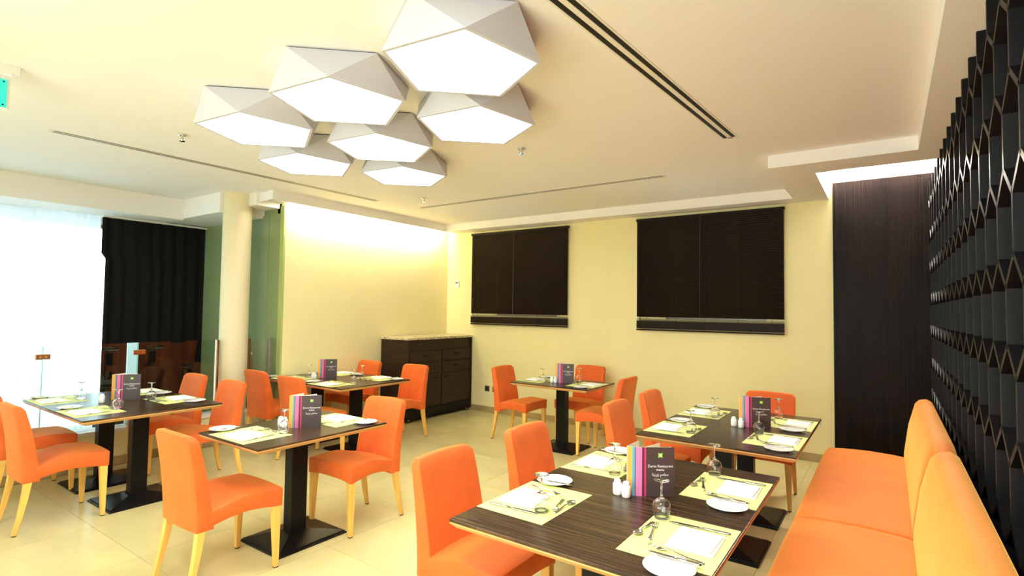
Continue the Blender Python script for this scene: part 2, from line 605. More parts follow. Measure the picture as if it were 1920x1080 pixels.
def antiprism(b, t, mi=0):
    mb = MB()
    vs = b + t
    fs = []
    for k in range(5):
        j = (k + 1) % 5
        fs.append((k, j, 5 + k))
        fs.append((j, 5 + j, 5 + k))
    fs.append((5, 6, 7, 8, 9))
    return mb.add(vs, fs)


light = thing('ceiling_light', 'x', 'ceiling light')
A0 = 24.5
shade = antiprism(pent(0.39, A0, 0.0), pent(0.39, A0 + 36, 0.172))
# rim around the diffuser
bi, bo = pent(0.368, A0, 0.0), pent(0.39, A0, 0.0)
shade.add(bi + bo, [(k, 5 + k, 5 + (k + 1) % 5, (k + 1) % 5) for k in range(5)])
shade.add(bi + pent(0.368, A0, 0.012), [(k, (k + 1) % 5, 5 + (k + 1) % 5, 5 + k) for k in range(5)])
obj('shade', shade, M['shade'], light)
obj('diffuser', MB().loft([pent(0.366, A0, 0.004), pent(0.366, A0, 0.012)]), M['lamp'], light)
obj('mounting_plate', MB().loft([pent(0.375, A0 + 36, 0.172), pent(0.375, A0 + 36, 0.18)]), M['vent'], light)  # black plate draws the dark shadow gap between shade and ceiling
for x, y, lab in ((-1.69, 1.96, 'largest-looking white pentagon ceiling light, nearest the black slot vent'),
                  (-2.58, 1.94, 'white pentagon ceiling light in the middle of the front row'),
                  (-3.46, 1.95, 'white pentagon ceiling light at the window end of the front row'),
                  (-2.17, 2.665, 'white pentagon ceiling light at the slot-vent end of the second row'),
                  (-3.06, 2.665, 'white pentagon ceiling light at the centre of the cluster, second row middle'),
                  (-3.94, 2.65, 'white pentagon ceiling light at the window end of the second row'),
                  (-3.54, 3.36, 'farthest white pentagon ceiling light, alone in the third row')):
    dup(light, (x, y, 2.77), 0, lab, 'pentagon ceiling lights in a cluster')


# slot vents
def slot_vent(p, q, gap, sw, label, ends=True):
    p, q = Vector(p), Vector(q)
    d = q - p
    L = d.length
    t = thing('slot_vent', label, 'vent', (p.x, p.y, ZC), math.atan2(d.y, d.x), 'linear slot vents in the ceiling')
    tot = sw * 2 + gap
    mb = MB().box(-0.02, L + 0.02, -0.012, 0, -0.003, 0).box(-0.02, L + 0.02, sw, sw + gap, -0.003, 0).box(-0.02, L + 0.02, tot, tot + 0.012, -0.003, 0)
    mb.box(-0.03, 0, 0, tot, -0.003, 0).box(L, L + 0.03, 0, tot, -0.003, 0)
    obj('frame', mb, M['ventframe'], t)
    for k in (0, 1):
        y0 = k * (sw + gap)
        obj('slot', MB().box(0, L, y0, y0 + sw, -0.0015, -0.0005), M['vent'], t)
        obj('blade', MB().beam((0, y0 + sw * 0.5, -0.002), (L, y0 + sw * 0.5, -0.002), sw * 0.12, 0.0008), M['vent'], t)
    return t


slot_vent((-1.03, 4.31, 0), (-1.30, 0.4, 0), 0.030, 0.030, 'wide black twin-slot vent running from above the camera towards the recess')
slot_vent((-5.32, 4.54, 0), (-5.39, 1.34, 0), 0.016, 0.026, 'long thin slot vent between the lamp cluster and window bulkhead')
slot_vent((-5.15, 5.14, 0), (-1.82, 5.16, 0), 0.018, 0.024, 'long thin slot vent parallel to the wall with blinds')

# sprinklers
sp = thing('sprinkler', 'x', 'sprinkler')
obj('escutcheon', MB().lathe([(0.035, -0.001), (0.033, -0.008), (0.015, -0.012)][::-1], 20), M['chrome'], sp, smooth=True)
obj('body', MB().lathe([(0.006, -0.05), (0.010, -0.04), (0.010, -0.010)], 12).tube([(0.012, 0, -0.02), (0.018, 0, -0.035), (0, 0, -0.052)], 0.003, 6).tube([(-0.012, 0, -0.02), (-0.018, 0, -0.035), (0, 0, -0.052)], 0.003, 6), M['chrome'], sp)
obj('deflector', MB().lathe([(0.020, -0.056), (0.021, -0.053)], 16), M['chrome'], sp)
for x, y, lab in ((-4.57, 1.94, 'chrome ceiling sprinkler beside the window end of the lamp cluster'),
                  (-2.50, 3.68, 'chrome ceiling sprinkler between the lamp cluster and the black slot vent'),
                  (-4.64, 4.72, 'small chrome ceiling sprinkler farthest away, near two vent ends')):
    dup(sp, (x, y, ZC), 0, lab, 'chrome ceiling sprinklers')

# exit sign, its legend side mostly outside the picture
ex = thing('exit_sign', 'green illuminated emergency sign hanging from the ceiling at the picture edge', 'sign', (-4.1, 0.82, ZC))
obj('bracket', MB().box(-0.02, 0.02, -0.36, 0.01, -0.06, 0.0).box(-0.028, 0.028, 0.01, 0.04, -0.045, 0), M['plastic'], ex, bevel=0.003)
obj('frame', MB().box(-0.012, 0.012, -0.36, 0.0, -0.26, -0.075), M['plastic'], ex, bevel=0.006)
pl = obj('sign_plate', MB().box(0.0125, 0.016, -0.345, -0.012, -0.248, -0.088), M['exit'], ex)
for yy, zz in ((-0.028, -0.102), (-0.028, -0.234)):
    obj('screw', MB().box(0.016, 0.019, yy - 0.004, yy + 0.004, zz - 0.004, zz + 0.004), M['black'], pl)


# ------------------------------------------------------------------ blinds
def blind(x0, x1, label):
    z0, z1 = 1.355, 2.80
    b = thing('venetian_blind', label, 'blind', (x0, YB - 0.05, 0), 0, 'dark venetian blinds on the back wall')
    L = x1 - x0
    obj('headrail', MB().box(-0.01, L + 0.01, -0.02, 0.03, z1 - 0.03, z1), M['slat'], b, bevel=0.003)
    ang = math.radians(62)
    hw = 0.0135
    me = MB()
    c, s = math.cos(ang) * hw, -math.sin(ang) * hw
    me.loft([[(0.0, -c, -s), (0.0, 0.0012, 0.0009), (0.0, c, s), (0.0, -0.0012, -0.0009)], [(L, -c, -s), (L, 0.0012, 0.0009), (L, c, s), (L, -0.0012, -0.0009)]])
    slat = me.mesh('slat', M['slat'])
    z = z1 - 0.045
    while z > z0 + 0.165:
        o = obj('slat', slat, None, b)
        o.location = (0, 0, z)
        z -= 0.0225
    # open slats let the daylight through, then the stacked slats at the foot
    flat = MB().box(0, L, -0.0125, 0.0125, -0.0018, 0.0018).mesh('slat', M['slat'])
    for k in range(3):
        o = obj('slat', flat, None, b)
        o.location = (0, 0, z0 + 0.150 - k * 0.010)
    for k in range(26):
        o = obj('slat', flat, None, b)
        o.location = (random.uniform(-.002, .002), random.uniform(-.001, .001), z0 + 0.122 - k * 0.0038)
    obj('bottom_rail', MB().box(-0.003, L + 0.003, -0.014, 0.014, z0, z0 + 0.018), M['slat'], b, bevel=0.003)
    for t in (0.08, 0.30, 0.5, 0.72, 0.93):
        obj('ladder_cord', MB().box(t * L - 0.0015, t * L + 0.0015, -0.0165, -0.0150, z0 + 0.01, z1 - 0.03), M['cord'], b)
    obj('cord', MB().tube([(L * 0.47, -0.02, z1 - 0.03), (L * 0.468, -0.02, z0 + 0.14)], 0.0018, 6), M['socket'], b)
    obj('wand', MB().tube([(0.05, -0.024, z1 - 0.03), (0.052, -0.024, z0 + 0.06)], 0.004, 6), M['cord'], b)
    return b


blind(-5.46, -3.71, 'dark brown venetian blind above the sideboard')
blind(-2.68, -0.95, 'dark brown venetian blind between the pale wall and black panel')

# ------------------------------------------------------------------ small wall fittings
th = thing('thermostat', 'small white thermostat on the wall beside the left blind', 'thermostat', (-5.80, YB, 2.0))
obj('housing', MB().box(-0.045, 0.045, -0.022, 0, -0.055, 0.055), M['plastic'], th, bevel=0.004)
obj('display', MB().box(-0.03, 0.03, -0.024, -0.022, 0.012, 0.038), M['lcd'], th)
for x, lab in ((-5.15, 'bronze wall socket nearer the dark sideboard'), (-5.00, 'bronze wall socket nearer the orange chair')):
    s_ = thing('wall_socket', lab, 'socket', (x, YB, 0.36), 0, 'bronze sockets low on the back wall')
    obj('plate', MB().box(-0.043, 0.043, -0.008, 0, -0.043, 0.043), M['socket'], s_, bevel=0.002)
    obj('outlet', MB().box(-0.022, 0.022, -0.011, -0.008, -0.022, 0.022), M['chrome'], s_)
s_ = thing('wall_socket', 'cream wall socket low on the wall beside the black panel', 'socket', (-0.66, YB, 0.42))
obj('plate', MB().box(-0.05, 0.05, -0.008, 0, -0.04, 0.04), M['plastic'], s_, bevel=0.002)
obj('switch', MB().box(0.012, 0.035, -0.012, -0.008, -0.012, 0.012), M['linen'], s_)

# ------------------------------------------------------------------ black ribbed panel at the end of the bench
pn = thing('wall_panel', 'tall black panel of fine vertical ribs under the lit ceiling recess', 'wall panel', (-0.47, YB - 0.06, 0))
obj('board', MB().box(0, 0.948, 0.02, 0.06, 0, 3.01), M['panel'], pn)
rb = MB()
for k in range(104):
    x = 0.001 + k * 0.0091
    rb.box(x, x + 0.006, random.uniform(0.006, 0.012), 0.02, 0.0, 3.01)
r_ = obj('rib', rb, M['panel'], pn)
r_['kind'] = 'stuff'
obj('edge_strip', MB().box(-0.006, 0, 0.0, 0.06, 0, 3.01), M['black'], pn)

# ------------------------------------------------------------------ honeycomb screen behind the bench
scn = thing('lattice_screen', 'tall black lacquered honeycomb lattice screen behind the orange banquette', 'screen', (0.33, 0, 0))
WS, AZ, LV, TH, DP = 0.29, 0.10, 0.20, 0.022, 0.075
fin = MB().box(0, DP, -TH / 2, TH / 2, -0.012, LV + 0.012).mesh('fin', M['screen'])
Y0, NY = 0.87, 20
rows = []
z = 0.0
r = 0
seg_u = MB().beam((DP / 2, 0, 0), (DP / 2, WS / 2, AZ), TH, DP, up=(1, 0, 0)).mesh('slat', M['screen'])
seg_d = MB().beam((DP / 2, 0, AZ), (DP / 2, WS / 2, 0), TH, DP, up=(1, 0, 0)).mesh('slat', M['screen'])
nf = ns = 0
zig_all = MB()
while z < 2.52:
    off = (r % 2) * WS / 2
    # vertical fins of this row
    for j in range(NY):
        y = Y0 + j * WS + off
        if y > 6.62:
            continue
        o = obj('fin', fin, None, scn)
        o.location = (0, y, z)
        nf += 1
    # zigzag on top of the row: low where this row's fins end, high where the next row's begin
    zt = z + LV
    if True:
        mb = MB()
        for j in range(NY):
            y = Y0 + j * WS + off
            for a, b, za, zb in ((y - WS / 2, y, AZ, 0), (y, y + WS / 2, 0, AZ)):
                if b > 6.64 or a < 0.7:
                    continue
                mb.beam((DP / 2, a, zt + za), (DP / 2, b, zt + zb), TH, DP, up=(1, 0, 0))
        obj('zigzag_rail', mb, M['screen'], scn)
    z += LV + AZ
    r += 1
top_fin = MB().box(0, DP, -TH / 2, TH / 2, -0.012, ZS - 2.7 + 0.0).mesh('fin', M['screen'])
off = (r % 2) * WS / 2
for j in range(NY):
    y = Y0 + j * WS + off
    if y > 6.62:
        continue
    o = obj('fin', top_fin, None, scn)
    o.location = (0, y, z)
print('screen fins', nf, 'top z', z)


# ------------------------------------------------------------------ banquette
def rr_section(pts, y0, y1):
    return [[(x, y0, z) for x, z in pts], [(x, y1, z) for x, z in pts]]


def bench(y0, y1, label):
    b = thing('banquette', label, 'bench', (0, y0, 0), 0, 'orange banquette sections against the screen')
    L = y1 - y0
    obj('plinth', MB().box(-0.36, 0.24, 0.02, L - 0.02, 0, 0.10), M['espresso'], b)
    obj('base', MB().box(-0.44, 0.26, 0.0, L, 0.10, 0.30), M['bench'], b, bevel=0.02)
    ny, nx = 14, 10
    vs, fs = [], []
    # seat cushion with a soft crown
    mb = MB()
    rings = []
    for k in range(ny + 1):
        y = 0.004 + (L - 0.008) * k / ny
        e = min(k, ny - k) / ny
        top = 0.452 + 0.012 * min(1, e * 6)
        ring = [(-0.455, y, 0.30), (0.10, y, 0.30), (0.10, y, top - 0.005), (0.02, y, top + 0.004), (-0.15, y, top + 0.010), (-0.33, y, top + 0.003), (-0.43, y, top - 0.008), (-0.462, y, top - 0.04)]
        rings.append(ring)
    mb.loft(rings)
    obj('seat', mb, M['bench'], b, smooth=True, bevel=0.016)
    rings = []
    for k in range(ny + 1):
        y = 0.004 + (L - 0.008) * k / ny
        e = min(k, ny - k)
        dz = -0.035 if e == 0 else 0
        rings.append([(0.085, y, 0.33), (0.095, y, 0.50), (0.125, y, 0.72), (0.165, y, 0.905 + dz), (0.190, y, 0.938 + dz), (0.235, y, 0.946 + dz), (0.272, y, 0.928 + dz), (0.285, y, 0.885 + dz), (0.288, y, 0.30), (0.20, y, 0.28)])
    mb = MB().loft(rings)
    obj('backrest', mb, M['bench'], b, smooth=True, bevel=0.014)
    return b


bench(3.50, 5.45, 'far section of the orange banquette, ending before the black panel')
bench(1.55, 3.494, 'near section of the orange banquette, beside the foreground table')


# ------------------------------------------------------------------ sideboard
sb = thing('sideboard', 'dark espresso sideboard with a speckled stone top in the room corner', 'sideboard', (0, 0, 0))
X0, X1, SY0, SY1 = -6.0, -5.45, 5.30, 6.69
obj('body', MB().box(X0, X1 - 0.02, SY0 + 0.02, SY1 - 0.02, 0.09, 1.15), M['espresso'], sb)
obj('side_panel', MB().box(X0, X1, SY0, SY0 + 0.02, 0.05, 1.15), M['espresso'], sb, bevel=0.002)
obj('side_panel', MB().box(X0, X1, SY1 - 0.02, SY1, 0.05, 1.15), M['espresso'], sb, bevel=0.002)
obj('plinth', MB().box(X1 - 0.03, X1 - 0.002, SY0 + 0.02, SY1 - 0.02, 0.05, 0.17), M['black'], sb)
obj('countertop', MB().box(X0, X1 + 0.02, SY0 - 0.02, SY1, 1.15, 1.18), M['granite'], sb, bevel=0.003)
ym = (SY0 + SY1) / 2
for ya, yb in ((SY0 + 0.035, ym - 0.012), (ym + 0.012, SY1 - 0.035)):
    for za, zb in ((0.83, 0.985), (0.655, 0.805)):
        d = obj('drawer', MB().box(X1 - 0.02, X1 - 0.002, ya, yb, za, zb), M['espresso'], sb, bevel=0.003)
        ymm, zm = (ya + yb) / 2, (za + zb) / 2 + 0.01
        obj('handle', MB().tube([(X1 - 0.002, ymm - 0.06, zm), (X1 + 0.02, ymm - 0.055, zm), (X1 + 0.02, ymm + 0.055, zm), (X1 - 0.002, ymm + 0.06, zm)], 0.006, 8), M['black'], d)
    d = obj('door', MB().box(X1 - 0.02, X1 - 0.002, ya, yb, 0.18, 0.63), M['espresso'], sb, bevel=0.003)
    yh = yb - 0.10 if ya < ym - 0.3 else ya + 0.10
    obj('handle', MB().tube([(X1 - 0.002, yh - 0.055, 0.585), (X1 + 0.02, yh - 0.05, 0.585), (X1 + 0.02, yh + 0.05, 0.585), (X1 - 0.002, yh + 0.055, 0.585)], 0.006, 8), M['black'], d)
for x, y in ((X1 - 0.05, SY0 + 0.07), (X1 - 0.05, SY1 - 0.08), (X0 + 0.06, SY0 + 0.07), (X0 + 0.06, SY1 - 0.08)):
    c = obj('castor', MB().loft([[(x + 0.012 * s, y + 0.03 * math.cos(a), 0.03 + 0.03 * math.sin(a)) for a in [2 * PI * k / 16 for k in range(16)]] for s in (-1, 1)]), M['rubber'], sb)
    obj('hub', MB().loft([[(x + 0.0135 * s, y + 0.013 * math.cos(a), 0.03 + 0.013 * math.sin(a)) for a in [2 * PI * k / 12 for k in range(12)]] for s in (-1, 1)]), M['chrome'], c)


# ------------------------------------------------------------------ chairs
def make_chair():
    t = thing('dining_chair', 'x', 'chair')
    # seat: crowned cushion with an arched skirt
    nx, ny = 10, 14
    mb = MB()
    rings = []
    tops = [0.452, 0.450, 0.452, 0.458, 0.467, 0.476, 0.484, 0.490, 0.493, 0.493, 0.491, 0.488, 0.486, 0.484, 0.480]
    for j in range(ny + 1):
        v = j / ny
        y = -0.222 + 0.467 * v
        hwid = 0.208 + 0.036 * v
        zb = 0.350 + 0.020 * v + 0.032 * math.sin(PI * v) ** 1.3
        ring = []
        for i in range(nx + 1):
            u = i / nx * 2 - 1
            ring.append((u * hwid, y + (0.006 * (1 - u * u) if j == ny else 0), tops[j] + 0.006 * (1 - u * u)))
        for i in range(nx, -1, -1):
            u = i / nx * 2 - 1
            arch = 0.024 * (1 - u * u) if j == ny else 0.0
            ring.append((u * hwid * 0.99, y, zb + arch))
        rings.append(ring)
    mb.loft(rings)
    obj('seat', mb, M['fabric'], t, smooth=True, bevel=0.007)
    # back: tall tapering slab that leans back, slightly bowed, rounded at the top corners
    rings = []
    N = 16
    for k in range(N + 1):
        v = k / N
        z = 0.345 + 0.537 * v
        yb = -0.246 - 0.065 * v ** 1.8
        thk = 0.095 - 0.040 * v
        hw = 0.212 - 0.006 * v
        if v > 0.93:
            q = (v - 0.93) / 0.07
            hw -= 0.022 * q * q
            thk -= 0.016 * q * q
            yb += 0.005 * q * q
        bow = 0.012
        ring = []
        for i in range(9):
            u = i / 8 * 2 - 1
            ring.append((u * hw, yb - bow * (1 - u * u), z - 0.006 * u * u * (v > 0.95)))
        for i in range(8, -1, -1):
            u = i / 8 * 2 - 1
            ring.append((u * hw, yb + thk - bow * (1 - u * u), z - 0.006 * u * u * (v > 0.95)))
        rings.append(ring)
    obj('backrest', MB().loft(rings), M['fabric'], t, smooth=True, bevel=0.007)
    for sx in (-1, 1):
        # front leg
        def sq(cx, cy, z, w):
            return [(cx - w, cy - w, z), (cx + w, cy - w, z), (cx + w, cy + w, z), (cx - w, cy + w, z)]
        l = obj('leg', MB().loft([sq(sx * 0.222, 0.220, 0.006, 0.0135), sq(sx * 0.216, 0.218, 0.20, 0.019), sq(sx * 0.210, 0.215, 0.39, 0.0245)]), M['beech'], t, bevel=0.003)
        obj('glide', MB().loft([sq(sx * 0.222, 0.220, 0.0, 0.012), sq(sx * 0.222, 0.220, 0.006, 0.012)]), M['glide'], l)
        l = obj('leg', MB().loft([sq(sx * 0.200, -0.280, 0.006, 0.0125), sq(sx * 0.197, -0.254, 0.12, 0.016), sq(sx * 0.192, -0.230, 0.25, 0.019), sq(sx * 0.188, -0.214, 0.37, 0.022)]), M['beech'], t, bevel=0.003)
        obj('glide', MB().loft([sq(sx * 0.200, -0.280, 0.0, 0.011), sq(sx * 0.200, -0.280, 0.006, 0.011)]), M['glide'], l)
    return t


chair = make_chair()
F, B_, E_, W_ = 0, PI, -PI / 2, PI / 2   # facing +y, -y, +x, -x
chairs = [
    (-1.58, 2.07, E_, 'orange chair nearest the camera, at the foreground table', 'chairs facing the banquette'),
    (-1.58, 2.83, E_, 'second orange chair from the camera, at the foreground table', 'chairs facing the banquette'),
    (-1.51, 4.02, E_, 'orange chair at the near place of the second bench table', 'chairs facing the banquette'),
    (-1.50, 4.74, E_, 'orange chair at the far place of the second bench table', 'chairs facing the banquette'),
    (-0.89, 5.13, B_, 'orange chair at the far end of the second bench table, facing the camera', None),
    (-3.32, 1.715, F, 'orange chair with its back to the camera at the single table mid-floor', 'chairs of the single mid-floor table'),
    (-3.30, 2.70, B_, 'orange chair facing the camera at the single table mid-floor', 'chairs of the single mid-floor table'),
    (-5.11, 1.40, F, 'orange chair back to the camera at the railing table, aisle side', 'chairs of the railing table'),
    (-5.97, 1.45, F, 'shaded orange chair at the railing table, tucked next to the railing', 'chairs of the railing table'),
    (-5.15, 2.44, B_, 'orange chair facing the camera at the railing table, aisle side', 'chairs of the railing table'),
    (-5.93, 2.46, B_, 'orange chair facing the camera at the railing table, next to the glass', 'chairs of the railing table'),
    (-5.82, 3.60, F, 'orange chair beside the column, back to the camera, yellow-wall table', 'chairs of the yellow-wall table'),
    (-5.04, 3.53, F, 'orange chair back to the camera at the yellow-wall table, aisle side', 'chairs of the yellow-wall table'),
    (-4.95, 4.68, B_, 'orange chair in front of the sideboard at the yellow-wall table', 'chairs of the yellow-wall table'),
    (-5.765, 4.63, B_, 'orange chair against the yellow wall beside the sideboard', 'chairs of the yellow-wall table'),
    (-3.76, 5.58, E_, 'orange chair beside the wall sockets at the table under the blinds', 'chairs of the table under the blinds'),
    (-3.20, 6.12, B_, 'orange chair against the back wall at the table under the blinds', 'chairs of the table under the blinds'),
    (-2.60, 5.55, W_, 'orange chair seen from behind-side, at the bench side of the table under the blinds', 'chairs of the table under the blinds'),
]
for x, y, rz, lab, g in chairs:
    dup(chair, (x, y, 0), rz, lab, g)


# ------------------------------------------------------------------ tables (long axis = local X)
def make_table():
    t = thing('pedestal_table', 'x', 'table')
    a, b = 0.495, 0.358
    obj('tabletop', MB().box(-a, a, -b, b, 0.742, 0.755), M['laminate'], t, bevel=0.0015)
    i = 0.022
    rect = lambda k, z: [(-a + k, -b + k, z), (a - k, -b + k, z), (a - k, b - k, z), (-a + k, b - k, z)]
    obj('edge_band', MB().loft([rect(i, 0.716), rect(0.001, 0.736), rect(0.001, 0.742)]), M['edge'], t)
    obj('mounting_plate', MB().box(-0.2, 0.2, -0.15, 0.15, 0.708, 0.716), M['black'], t)
    obj('post', MB().box(-0.06, 0.06, -0.045, 0.045, 0.052, 0.708), M['black'], t, bevel=0.004)
    r = lambda w, d, z: [(-w, -d, z), (w, -d, z), (w, d, z), (-w, d, z)]
    obj('base', MB().loft([r(0.262, 0.232, 0), r(0.262, 0.232, 0.010), r(0.250, 0.220, 0.012), r(0.250, 0.220, 0.020), r(0.235, 0.205, 0.024), r(0.075, 0.06, 0.056)]), M['black'], t, bevel=0.0015)
    return t


table = make_table()
T = [
    (-0.962, 2.022, 0, 'nearest dark pedestal table, in the foreground beside the banquette', 'banquette tables'),
    (-0.962, 2.742, 0, 'dark pedestal table pushed up behind the nearest foreground one', 'banquette tables'),
    (-0.945, 3.935, 0, 'nearer dark pedestal table of the second pair along the banquette', 'banquette tables'),
    (-0.945, 4.655, 0, 'farther dark pedestal table of the second pair along the banquette', 'banquette tables'),
    (-3.40, 2.26, PI / 2, 'single dark pedestal table standing alone mid-floor', None),
    (-5.10, 1.92, PI / 2, 'dark pedestal table of the railing pair, on the aisle side', 'railing tables'),
    (-5.82, 1.92, PI / 2, 'dark pedestal table of the railing pair, next to the glass', 'railing tables'),
    (-5.00, 4.06, PI / 2, 'dark pedestal table of the yellow-wall pair, on the aisle side', 'yellow-wall tables'),
    (-5.72, 4.06, PI / 2, 'dark pedestal table of the yellow-wall pair, next to the wall', 'yellow-wall tables'),
    (-3.13, 5.53, 0, 'dark pedestal table under the two blinds', None),
]
for x, y, rz, lab, g in T:
    dup(table, (x, y, 0), rz, lab, g)

# ------------------------------------------------------------------ table ware prototypes
TZ = 0.755


def flat_loft(pts):
    """pts: (along, half-width, z, half-thickness) -> smooth flattened bar."""
    rings = []
    for y, w, z, h in pts:
        rings.append([(-w, y, z - h * 0.3), (-w * 0.6, y, z - h), (w * 0.6, y, z - h), (w, y, z - h * 0.3), (w, y, z + h * 0.3), (w * 0.6, y, z + h), (-w * 0.6, y, z + h), (-w, y, z + h * 0.3)])
    return rings


def knife_mesh(L):
    m = MB()
    m.loft(flat_loft([(0, 0.006, 0.004, 0.0015), (0.01, 0.008, 0.004, 0.003), (L * 0.25, 0.007, 0.004, 0.003), (L * 0.44, 0.0055, 0.004, 0.003)]))
    m.loft(flat_loft([(L * 0.44, 0.005, 0.004, 0.0015), (L * 0.5, 0.009, 0.004, 0.0009), (L * 0.8, 0.0105, 0.004, 0.0008), (L * 0.93, 0.008, 0.004, 0.0007), (L, 0.001, 0.004, 0.0005)]))
    return m


def fork_mesh(L):
    m = MB()
    m.loft(flat_loft([(0, 0.005, 0.003, 0.001), (0.008, 0.0085, 0.0032, 0.0013), (L * 0.3, 0.006, 0.004, 0.0014), (L * 0.58, 0.0032, 0.010, 0.0016), (L * 0.68, 0.004, 0.010, 0.0015), (L * 0.73, 0.0115, 0.006, 0.001), (L * 0.79, 0.0125, 0.004, 0.001)]))
    for k in range(4):
        x = -0.0102 + k * 0.0068
        m.loft([[(x + s[0] * 0.0017, y, z + s[1] * 0.0008) for s in ((-1, -1), (1, -1), (1, 1), (-1, 1))] for y, z in ((L * 0.785, 0.004), (L * 0.9, 0.005), (L, 0.009))])
    return m


def spoon_mesh(L):
    m = MB()
    m.loft(flat_loft([(0, 0.005, 0.003, 0.001), (0.008, 0.0085, 0.0032, 0.0013), (L * 0.3, 0.006, 0.004, 0.0014), (L * 0.6, 0.0032, 0.010, 0.0016), (L * 0.72, 0.004, 0.008, 0.0015)]))
    n = 16
    cy, ly, wx = L * 0.86, L * 0.15, 0.019
    rings = []
    for s, z in ((1.0, 0.0085), (0.8, 0.0045), (0.5, 0.002), (0.15, 0.001)):
        rings.append([(wx * s * math.cos(2 * PI * i / n), cy + ly * s * math.sin(2 * PI * i / n), z) for i in range(n)])
    inner = [[(p[0] * 0.96, cy + (p[1] - cy) * 0.97, p[2] + 0.0012) for p in r] for r in rings[::-1]]
    m.loft(rings[::-1] and (inner[::-1][:1] and (rings[::-1] + inner[::-1])))
    return m


def simple(name, mb, m, cat, smooth=True, bevel=0, group=None):
    o = obj(name, mb, m, None, smooth=smooth, bevel=bevel)
    return tag(o, 'x', cat)


P = {}
P['placemat'] = simple('placemat', MB().box(-0.215, 0.215, 0.0, 0.33, 0, 0.0012), M['mat'], 'placemat', False)
nk = thing('napkin', 'x', 'napkin')
nb = MB()
nb.box(-0.100, 0.100, 0.0, 0.170, 0, 0.005)
obj('fold', nb, M['linen'], nk, bevel=0.0015)
obj('fold', MB().add([(-0.095, 0.012, 0.0052), (0.082, 0.004, 0.0052), (0.090, 0.165, 0.0052), (-0.085, 0.168, 0.0052),
                      (-0.093, 0.014, 0.013), (0.080, 0.006, 0.012), (0.088, 0.163, 0.014), (-0.083, 0.166, 0.012)],
                     [(3, 2, 1, 0), (4, 5, 6, 7), (0, 1, 5, 4), (1, 2, 6, 5), (2, 3, 7, 6), (3, 0, 4, 7)]), M['linen'], nk, bevel=0.002)
P['napkin'] = nk
P['knife'] = simple('dinner_knife', knife_mesh(0.235), M['steel'], 'knife')
P['fork'] = simple('dinner_fork', fork_mesh(0.205), M['steel'], 'fork')
P['dfork'] = simple('dessert_fork', fork_mesh(0.165), M['steel'], 'fork')
P['spoon'] = simple('dessert_spoon', spoon_mesh(0.165), M['steel'], 'spoon')
P['bknife'] = simple('butter_knife', knife_mesh(0.185), M['steel'], 'knife')
P['plate'] = simple('bread_plate', MB().lathe([(0.0, 0.003), (0.045, 0.002), (0.050, 0.0), (0.054, 0.0), (0.060, 0.005), (0.084, 0.013), (0.086, 0.0145), (0.083, 0.0155), (0.060, 0.0085), (0.050, 0.006), (0.0, 0.006)], 40), M['porcelain'], 'plate')
# upturned stemmed glass: bowl rim on the table, foot on top
wg = MB().lathe([(0.0300, 0.0), (0.0335, 0.015), (0.0385, 0.035), (0.0395, 0.048), (0.0345, 0.068), (0.021, 0.083), (0.008, 0.090),
                 (0.0042, 0.100), (0.0038, 0.130), (0.0045, 0.152), (0.009, 0.158), (0.030, 0.1635), (0.0335, 0.1655), (0.0325, 0.1675), (0.0, 0.168)], 32, cap=False)
wg.lathe([(0.0292, 0.0), (0.0325, 0.015), (0.0373, 0.035), (0.0383, 0.048), (0.0335, 0.067), (0.020, 0.0815), (0.006, 0.087), (0.0, 0.0878)][::-1], 32, cap=False)
n = 32
wg.f += [((i), 15 * n + 7 * n + i, 15 * n + 7 * n + (i + 1) % n, (i + 1) % n) for i in range(n)]
wg.m += [0] * n
wg.v = [(x * 0.96, y * 0.96, z * 0.92) for x, y, z in wg.v]
P['glass'] = simple('wine_glass', wg, M['wine'], 'wine glass')
sk = thing('shaker', 'x', 'shaker')
obj('body', MB().lathe([(0.017, 0.0), (0.0205, 0.004), (0.021, 0.02), (0.021, 0.048), (0.019, 0.053), (0.0155, 0.055)], 24), M['porcelain'], sk, smooth=True)
obj('cap', MB().lathe([(0.0155, 0.055), (0.016, 0.060), (0.0145, 0.067), (0.009, 0.071), (0.001, 0.072)], 24), M['porcelain'], sk, smooth=True)
P['shaker'] = sk


def text_mesh(s, size):
    c = bpy.data.curves.new('lettering', 'FONT')
    c.body = s
    c.size = size
    c.align_x = 'CENTER'
    c.align_y = 'CENTER'
    c.extrude = 0.0002
    o = bpy.data.objects.new('lettering', c)
    COL.objects.link(o)
    dg = bpy.context.evaluated_depsgraph_get()
    me = bpy.data.meshes.new_from_object(o.evaluated_get(dg))
    bpy.data.objects.remove(o)
    me.transform(Matrix.Rotation(PI / 2, 4, 'X'))
    me.materials.clear()
    me.materials.append(M['print'])
    return me


